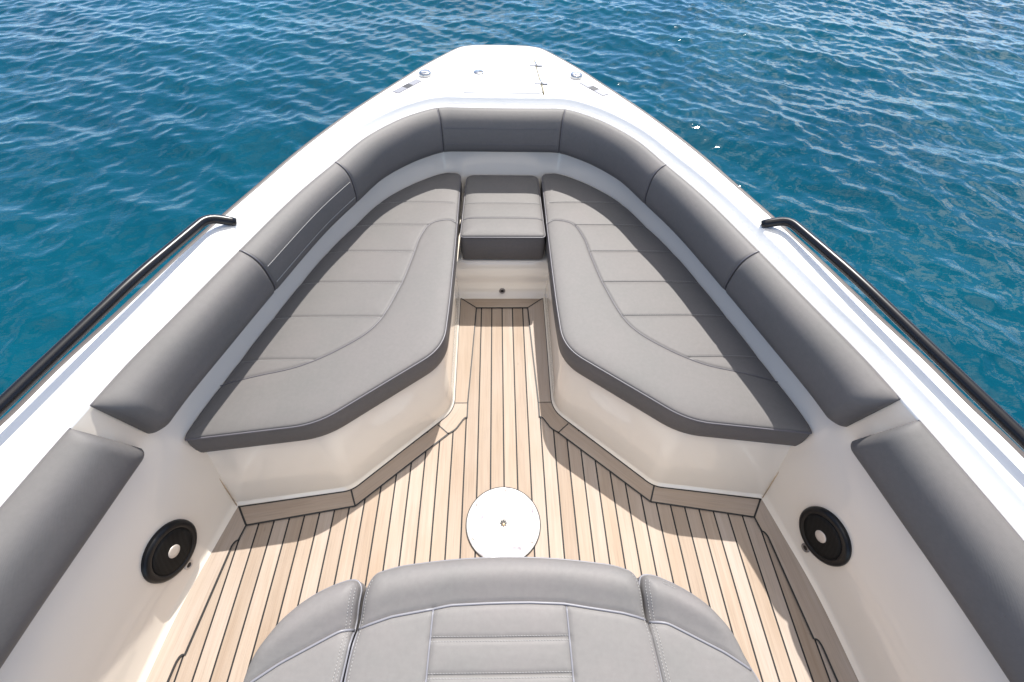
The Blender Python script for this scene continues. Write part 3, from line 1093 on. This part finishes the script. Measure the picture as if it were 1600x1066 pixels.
SA1 = 0.300
sR1 = SA1
sR2 = arc_of_y(1.700, 1); sR3 = arc_of_y(1.165, 1); sR4 = arc_of_y(0.612, 1)
sR5 = arc_of_y(0.572, 1); sR6 = arc_of_y(-0.72, 1)
def pad(loc_s, label, group, *a, **k):
    p = wall_at(loc_s, 0.47)
    r_ = thing('backrest_pad', (p[0], p[1], 0.463), label, 'backrest cushion', group)
    make_pad(r_, *a, **k)
G_ = 'backrest pads round the bow coaming'
pad(0.0, 'short straight grey backrest pad across the bow end, above the square centre cushion', G_, -sR1, sR1, 'seam', 'seam', (0.585, 0.505), thread=M_WELT, welt0=False, welt1=False)
for s, side in ((1, 'right'), (-1, 'left')):
    def rg(a, b): return (a, b) if s > 0 else (-b, -a)
    pad(s*(sR1+sR2)/2, 'curved plain grey backrest pad turning the corner %s of the straight bow pad' % side, G_,
        *rg(sR1, sR2), 'seam', 'seam')
    pad(s*(sR2+sR3)/2, '%s' % ('grey backrest pad with two pale stitched lines on the left, between two plain pads' if s < 0 else 'short grey backrest pad on the right, between the curved pad and the tapered pad'), G_,
        *rg(sR2, sR3), 'seam', 'seam', (0.585, 0.505) if s < 0 else (), welt0=s < 0, welt1=s > 0)
    e = ('seam', 'tip') if s > 0 else ('tip', 'seam')
    pad(s*(sR3+sR4)/2, 'long plain grey backrest pad with tapered free end beside the %s handrail' % side, G_,
        *rg(sR3, sR4), *e, slant=0.016, tip=0.045, welt0=False, welt1=False)
    e = ('square', 'seam') if s > 0 else ('seam', 'square')
    p = wall_at(s*sR5, 0.47)
    r_ = thing('side_bolster', (p[0], p[1], 0.463), 'grey bolster pad on the %s side wall above the round black speaker' % side,
               'side cushion', 'side bolsters above the speakers')
    make_pad(r_, *rg(sR5, sR6), *e, welt0=False, welt1=False, slant=0.036)

# ---- console lounge at the bottom of the picture
console = MB()
co = fillet([(-0.53, -0.75), (-0.53, 0.03), (-0.43, 0.17), (-0.25, 0.215), (0, 0.23), (0.25, 0.215), (0.43, 0.17), (0.53, 0.03), (0.53, -0.75)],
            [0, .05, .05, .05, .05, .05, .05, .05, 0], 6, closed=True)
V = []
rows = [(0.99, -0.01), (1.0, 0.02), (1.0, 0.2), (0.985, 0.335), (0.97, 0.343)]
for p in co:
    for k, z in rows: V.append((p[0]*k, p[1]*k if p[1] > -0.5 else p[1], z))
console.add(V, grid_faces(len(co), len(rows), True, False))
vv, ff = cdt_fill(ccw([(p[0]*0.97, p[1]*0.97 if p[1] > -0.5 else p[1]) for p in co]), np.zeros((0, 2)))
console.add([(x, y, 0.3432) for x, y in vv], ff)
console.build('console_seat_base', M_GEL, boat)

PIPE_X = [-0.60, -0.549, -0.491, -0.409, -0.374, -0.352, -0.336, -0.264, -0.174, -0.132, -0.053, 0.0, 0.053, 0.132, 0.174, 0.264, 0.336, 0.352, 0.374, 0.409, 0.491, 0.549, 0.60]
PIPE_Y = [-0.012, 0.036, 0.071, 0.111, 0.127, 0.130, 0.131, 0.152, 0.165, 0.172, 0.174, 0.1745, 0.174, 0.170, 0.163, 0.149, 0.131, 0.130, 0.127, 0.110, 0.070, 0.034, -0.012]
def console_z(Q, z, d):
    yp = np.interp(Q[:, 0], PIPE_X, PIPE_Y)
    t = np.clip((Q[:, 1]-yp)/0.06, 0, 1)
    sm = t*t*(3-2*t)
    fr = np.clip(d/0.038, 0, 1)
    roll = 0.026*(1-np.sqrt(np.maximum(0, 1-(1-fr)**2)))
    front = np.clip((Q[:, 1]-yp+0.03)/0.05, 0, 1)
    return z+0.016*sm-roll*front
def pipe_path(xs):
    return [(x, float(np.interp(x, PIPE_X, PIPE_Y))) for x in xs]
zc = 0.452
r_ = thing('console_seat_cushion', (0, 0, 0.345), 'wide grey console seat cushion with ribbed centre panel between two rounded wings', 'seat cushion', 'console seat cushions')
cc = fillet([(-0.375, -0.7), (-0.345, 0.06), (-0.332, 0.215), (-0.318, 0.243), (-0.26, 0.259), (-0.13, 0.272), (0.0, 0.2755), (0.13, 0.269), (0.26, 0.252), (0.305, 0.236), (0.3165, 0.212), (0.326, 0.06), (0.355, -0.7)],
            [0.02, 0.02, 0.02, 0.025, 0.04, 0.06, 0.06, 0.06, 0.04, 0.025, 0.02, 0.02, 0.02], 5)
xs = np.linspace(-0.338, 0.321, 60)
make_cushion(r_, cc, zc, 0.346,
             [dict(path=pipe_path(xs), depth=0.005, w=0.006, tube=0.0030),
              dict(path=[(-0.171, 0.166), (-0.1755, 0.03), (-0.185, -0.25), (-0.2, -0.69)], depth=0.004, w=0.005, tube=0.0025),
              dict(path=[(0.1355, 0.164), (0.1375, 0.024), (0.147, -0.25), (0.162, -0.69)], depth=0.004, w=0.005, tube=0.0025)] +
             [dict(path=[(-0.172-0.01*(0.16-y), y+0.002), (-0.02, y), (0.136+0.01*(0.16-y), y-0.001)], depth=0.004, w=0.005, stitch=(0.0045, -0.0045)) for y in (0.105, 0.039, -0.03, -0.1)],
             M_VINC, M_WELTL, step=0.009, crown=0.006, crown_w=0.02, zfun=console_z, puff=0.002, welt=0.0026,
             stitch_edge=[(lambda p: abs(p[0]+0.01) > 0.30 and p[1] > -0.5 and p[1] < 0.235, None, 0.008)])
for s in (1, -1):
    sx = 1.0 if s < 0 else 0.955
    lab = 'rounded grey wing cushion on the %s of the wide console seat cushion' % ('left' if s < 0 else 'right')
    r_ = thing('console_wing_cushion', (s*0.45, 0, 0.345), lab, 'seat cushion', 'console wing cushions')
    if s < 0:
        pts = [(0.568, 0.036), (0.562, 0.062), (0.549, 0.099), (0.517, 0.149), (0.480, 0.183), (0.444, 0.206), (0.404, 0.223), (0.376, 0.231), (0.358, 0.230), (0.346, 0.215), (0.352, 0.08), (0.3585, 0.0), (0.388, -0.7), (0.58, -0.7), (0.578, -0.3), (0.573, -0.05)]
    else:
        pts = [(0.540, 0.010), (0.533, 0.048), (0.523, 0.081), (0.504, 0.120), (0.472, 0.161), (0.438, 0.187), (0.402, 0.208), (0.361, 0.226), (0.342, 0.230), (0.325, 0.228), (0.3165, 0.205), (0.322, 0.10), (0.3275, 0.02), (0.366, -0.7), (0.555, -0.7), (0.552, -0.3), (0.546, -0.05)]
    cc = fillet([(s*x, y) for x, y in pts], [0.02]*7+[0.02, 0.012, 0.012, 0.02, 0.02, 0.01, 0.01]+[0.02]*(len(pts)-14), 4)
    x0 = 0.349 if s < 0 else 0.325
    xs = np.linspace(x0, 0.556 if s < 0 else 0.528, 24)
    off = 0.0 if s < 0 else 0.0
    make_cushion(r_, cc, zc, 0.346, [dict(path=[(s*x, float(np.interp(x if s < 0 else x*1.03, PIPE_X, PIPE_Y))+(0.0)) for x in xs], depth=0.005, w=0.006, tube=0.0030)],
                 M_VINC, M_WELTL, step=0.009, crown=0.006, crown_w=0.02, zfun=console_z, puff=0.002, welt=0.0026,
                 stitch_edge=[(lambda p: abs(p[0]) < 0.40 and p[1] > -0.5 and p[1] < 0.222, None, 0.008),
                              (lambda p: abs(p[0]) < 0.40 and p[1] > -0.5 and p[1] < 0.222, None, 0.015)])

# ---- round table base plate let into the floor
pc = np.array([-0.0045, 0.4815]); pr_ = 0.1285
def plate():
    seg = 64
    def star(k):
        t = 2*math.pi*k/seg
        return 0.0105+0.0022*math.cos(8*t)
    rings = []
    for r, z in ((None, 0.0072), (0.03, 0.0078), (0.105, 0.0078), (0.1075, 0.0062), (0.110, 0.0078), (0.124, 0.0078), (0.1275, 0.0066), (0.1285, 0.004), (0.1285, -0.002)):
        rings.append([( (star(k) if r is None else r)*math.cos(2*math.pi*k/seg)+pc[0], (star(k) if r is None else r)*math.sin(2*math.pi*k/seg)+pc[1], z) for k in range(seg)])
    inner = [((star(k))*math.cos(2*math.pi*k/seg)+pc[0], star(k)*math.sin(2*math.pi*k/seg)+pc[1], 0.0052) for k in range(seg)]
    rings = [inner]+rings
    V = [p for r in rings for p in r]
    return V, grid_faces(len(rings), seg, False, True)
v, f = plate()
plate_o = mesh('table_base_plate', v, f, M_PLATE, boat)
for k in range(6):
    t = R(90+60*k-4)
    c = (pc[0]+0.1165*math.cos(t), pc[1]+0.1165*math.sin(t), 0.0078)
    so = fitting('screw', plate_o, c, (0, 0, 1), [(0.0052, -0.001), (0.0052, 0.0004), (0.0046, 0.0009), (0.0024, 0.0007), (0.002, 0.0001)], M_DULL, 16)
fitting('socket_hole', plate_o, (pc[0], pc[1], 0.0044), (0, 0, 1), [(0.0135, 0.0), (0.006, 0.0006)], M_DARKHOLE, 24)
fitting('socket_pin', plate_o, (pc[0]+0.001, pc[1]-0.003, 0.0046), (0, 0, 1), [(0.0055, 0.0), (0.0052, 0.0018), (0.0035, 0.003), (0.001, 0.0034)], M_BRONZE, 20)
ring = [(pc[0]+0.1298*math.cos(t), pc[1]+0.1298*math.sin(t), 0.0032) for t in np.linspace(0, 2*math.pi, 64, endpoint=False)]
v, f = tube(ring, 0.0016, 6, closed=True)
mesh('plate_gasket', v, f, M_BLACK, plate_o)

# ---- speakers and wall sockets on the side walls
def wall_frame(y, z, side):
    s = arc_of_y(y, side)
    p = wall_at(s, z)
    # refine so that the wall point has this y
    for _ in range(4):
        s += (p[1]-y)*side*1.0
        p = wall_at(s, z)
    a = wall_at(s, z+0.05); t = at_arc(TAN, s)
    up = Vector((a[0]-p[0], a[1]-p[1], 0.05)).normalized()
    tv = Vector((t[0], t[1], 0)).normalized()
    n = tv.cross(up).normalized()
    if n.x*side > 0: n = -n
    return Vector((p[0], p[1], z)), n
for s in (1, -1):
    c, n = wall_frame(0.372 if s < 0 else 0.382, 0.166, s)
    so = fitting('speaker', boat, c, n, [(0.0885, -0.002), (0.0890, 0.004), (0.0875, 0.010), (0.083, 0.0145), (0.0775, 0.0165), (0.0715, 0.0165), (0.069, 0.0155), (0.067, 0.013), (0.03, 0.0125)], M_BLACKGLOSS, 56)
    fitting('grille', so, c+n*0.0142, n, [(0.0665, -0.002), (0.0655, 0.0005), (0.05, 0.0016), (0.03, 0.0024), (0.02, 0.0026)], M_GRILLE, 48)
    fitting('badge', so, c+n*0.0160, n, [(0.0190, 0.0), (0.0190, 0.0022), (0.018, 0.003), (0.01, 0.0032)], M_BADGE, 36)
    c2, n2 = wall_frame(0.355 if s < 0 else 0.372, 0.061, s)
    socket(c2+n2*0.003, n2, 1.15, M_BADGE if s < 0 else M_DULL)

# ---- foredeck fittings
ZD = 0.6725
def slab(name, poly2, z0, z1, m, parent, bev=0.003, mats=None):
    P = ccw(poly2); c = P.mean(0)
    V = []
    T = np.roll(P, -1, 0)-np.roll(P, 1, 0); T /= np.linalg.norm(T, axis=1)[:, None]
    Ni = np.stack([-T[:, 1], T[:, 0]], 1)
    rows = [(0, z0), (0, z1-bev), (bev, z1)]
    for i in range(len(P)):
        for o_, z in rows:
            q = P[i]+Ni[i]*o_
            V.append((q[0], q[1], z))
    n = len(P)
    F = grid_faces(n, 3, True, False)+[tuple(i*3+2 for i in range(n))]
    return mesh(name, V, F, m, parent, smooth=False)
h_poly = fillet([(-0.190, 2.272), (0.199, 2.272), (0.171, 2.708), (-0.163, 2.708)], 0.03, 6)
hatch = slab('anchor_hatch', h_poly, 0.665, ZD+0.0035, M_DECK, boat, 0.0025)
lc = (-0.113, 2.495)
latch = fitting('latch', hatch, (*lc, ZD+0.005), (0, 0, 1), [(0.026, 0.0), (0.026, 0.002), (0.024, 0.0035), (0.006, 0.0038)], M_CHROME, 30)
slab('latch_slot', fillet([(lc[0]+0.002, lc[1]-0.007), (lc[0]+0.018, lc[1]-0.007), (lc[0]+0.018, lc[1]+0.007), (lc[0]+0.002, lc[1]+0.007)], 0.003, 3), ZD+0.0085, ZD+0.0094, M_DARKHOLE, latch, 0.0002)
M_HINGE = simple('pale_hinge_plate', (0.42, 0.42, 0.44), 0.4, metal=0.2)
for hx, hy in ((0.182, 2.600), (0.196, 2.385)):
    hg = slab('hinge', fillet([(hx-0.034, hy-0.018), (hx+0.034, hy-0.018), (hx+0.034, hy+0.018), (hx-0.034, hy+0.018)], 0.008, 4), ZD+0.004, ZD+0.0085, M_HINGE, hatch, 0.001)
    v, f = tube([(hx+0.003, hy-0.018, ZD+0.009), (hx, hy+0.018, ZD+0.009)], 0.0045, 8)
    mesh('hinge_pin', v, f, M_CHROME, hg)
ring = np.array([(p[0], p[1], ZD+0.0008) for p in h_poly])
v, f = tube(ring, 0.0022, 6, closed=True)
mesh('hatch_gap', v, f, M_SEAL, hatch)
# grimy gap on the hinge side
gp = [(0.2015, 2.262), (0.200, 2.30), (0.1975, 2.36), (0.1905, 2.45), (0.1815, 2.60), (0.1745, 2.70)]
v, f = tube([(x+0.001, y, ZD+0.0016) for x, y in gp], [0.0045, 0.0045, 0.004, 0.003, 0.0028, 0.002], 6)
M_GRIME = simple('grimy_seal', (0.16, 0.14, 0.08), 0.7, var=0.5, vscale=30)
mesh('hatch_seal', v, f, M_GRIME, hatch)
M_CLEAT = simple('satin_steel_plate', (0.21, 0.21, 0.225), 0.4, metal=0.3)
for s in (1, -1):
    c = Vector((s*0.379, 2.462, ZD))
    o = fitting('deck_filler_cap', boat, c, (0, 0, 1), [(0.031, -0.002), (0.031, 0.010), (0.0295, 0.015), (0.026, 0.018), (0.020, 0.0175), (0.008, 0.0165)], M_CHROME, 36)
    slab('finger_slot', fillet([(c.x-0.018, c.y-0.006), (c.x+0.018, c.y-0.006), (c.x+0.018, c.y+0.006), (c.x-0.018, c.y+0.006)], 0.005, 3), ZD+0.0165, ZD+0.0185, M_BRUSH, o, 0.0006)
    # flush folding cleat following the deck edge
    a = np.array([0.403, 2.402]); b = np.array([0.500, 2.262]); d = (b-a)/np.linalg.norm(b-a); nn = np.array([d[1], -d[0]])
    a = a; b = b
    q = [a-nn*0.019, b-nn*0.019, b+nn*0.019, a+nn*0.019]
    o = slab('flush_cleat', fillet([(s*x, y) for x, y in q], 0.006, 4), 0.668, ZD+0.0035, M_CLEAT, boat, 0.001)
    m_ = (a+b)/2
    q = [m_-d*0.021-nn*0.017, m_+d*0.021-nn*0.017, m_+d*0.021+nn*0.017, m_-d*0.021+nn*0.017]
    slab('lift_hole', fillet([(s*x, y) for x, y in q], 0.003, 3), 0.672, ZD+0.0043, M_DARKHOLE, o, 0.0004)

# ---- handrails
for s in (1, -1):
    rp = fillet([(0.894, 1.274, 0.679), (0.968, 1.258, 0.709), (1.039, 0.962, 0.729), (1.110, 0.665, 0.730), (1.165, 0.440, 0.730), (1.211, 0.240, 0.730),
                 (1.258, -0.01, 0.730), (1.297, -0.33, 0.730), (1.312, -0.64, 0.728), (1.310, -0.70, 0.668)],
                [0, 0.055, 0.08, 0.08, 0.08, 0.08, 0.08, 0.08, 0.03, 0], 10, closed=False)
    rp = resample(rp, 0.012)
    rad = np.full(len(rp), 0.0154); rad[:3] = (0.0125, 0.0145, 0.0152)
    v, f = tube([(s*x, y, z) for x, y, z in rp], rad, 16)
    h = mesh('handrail', v, f, M_RAIL, boat)
    for c in ((1.310, -0.70),):
        fitting('rail_foot', h, (s*c[0], c[1], ZD-0.001), (0, 0, 1), [(0.020, 0.0), (0.020, 0.003), (0.016, 0.006), (0.010, 0.007)], M_RAIL, 24)
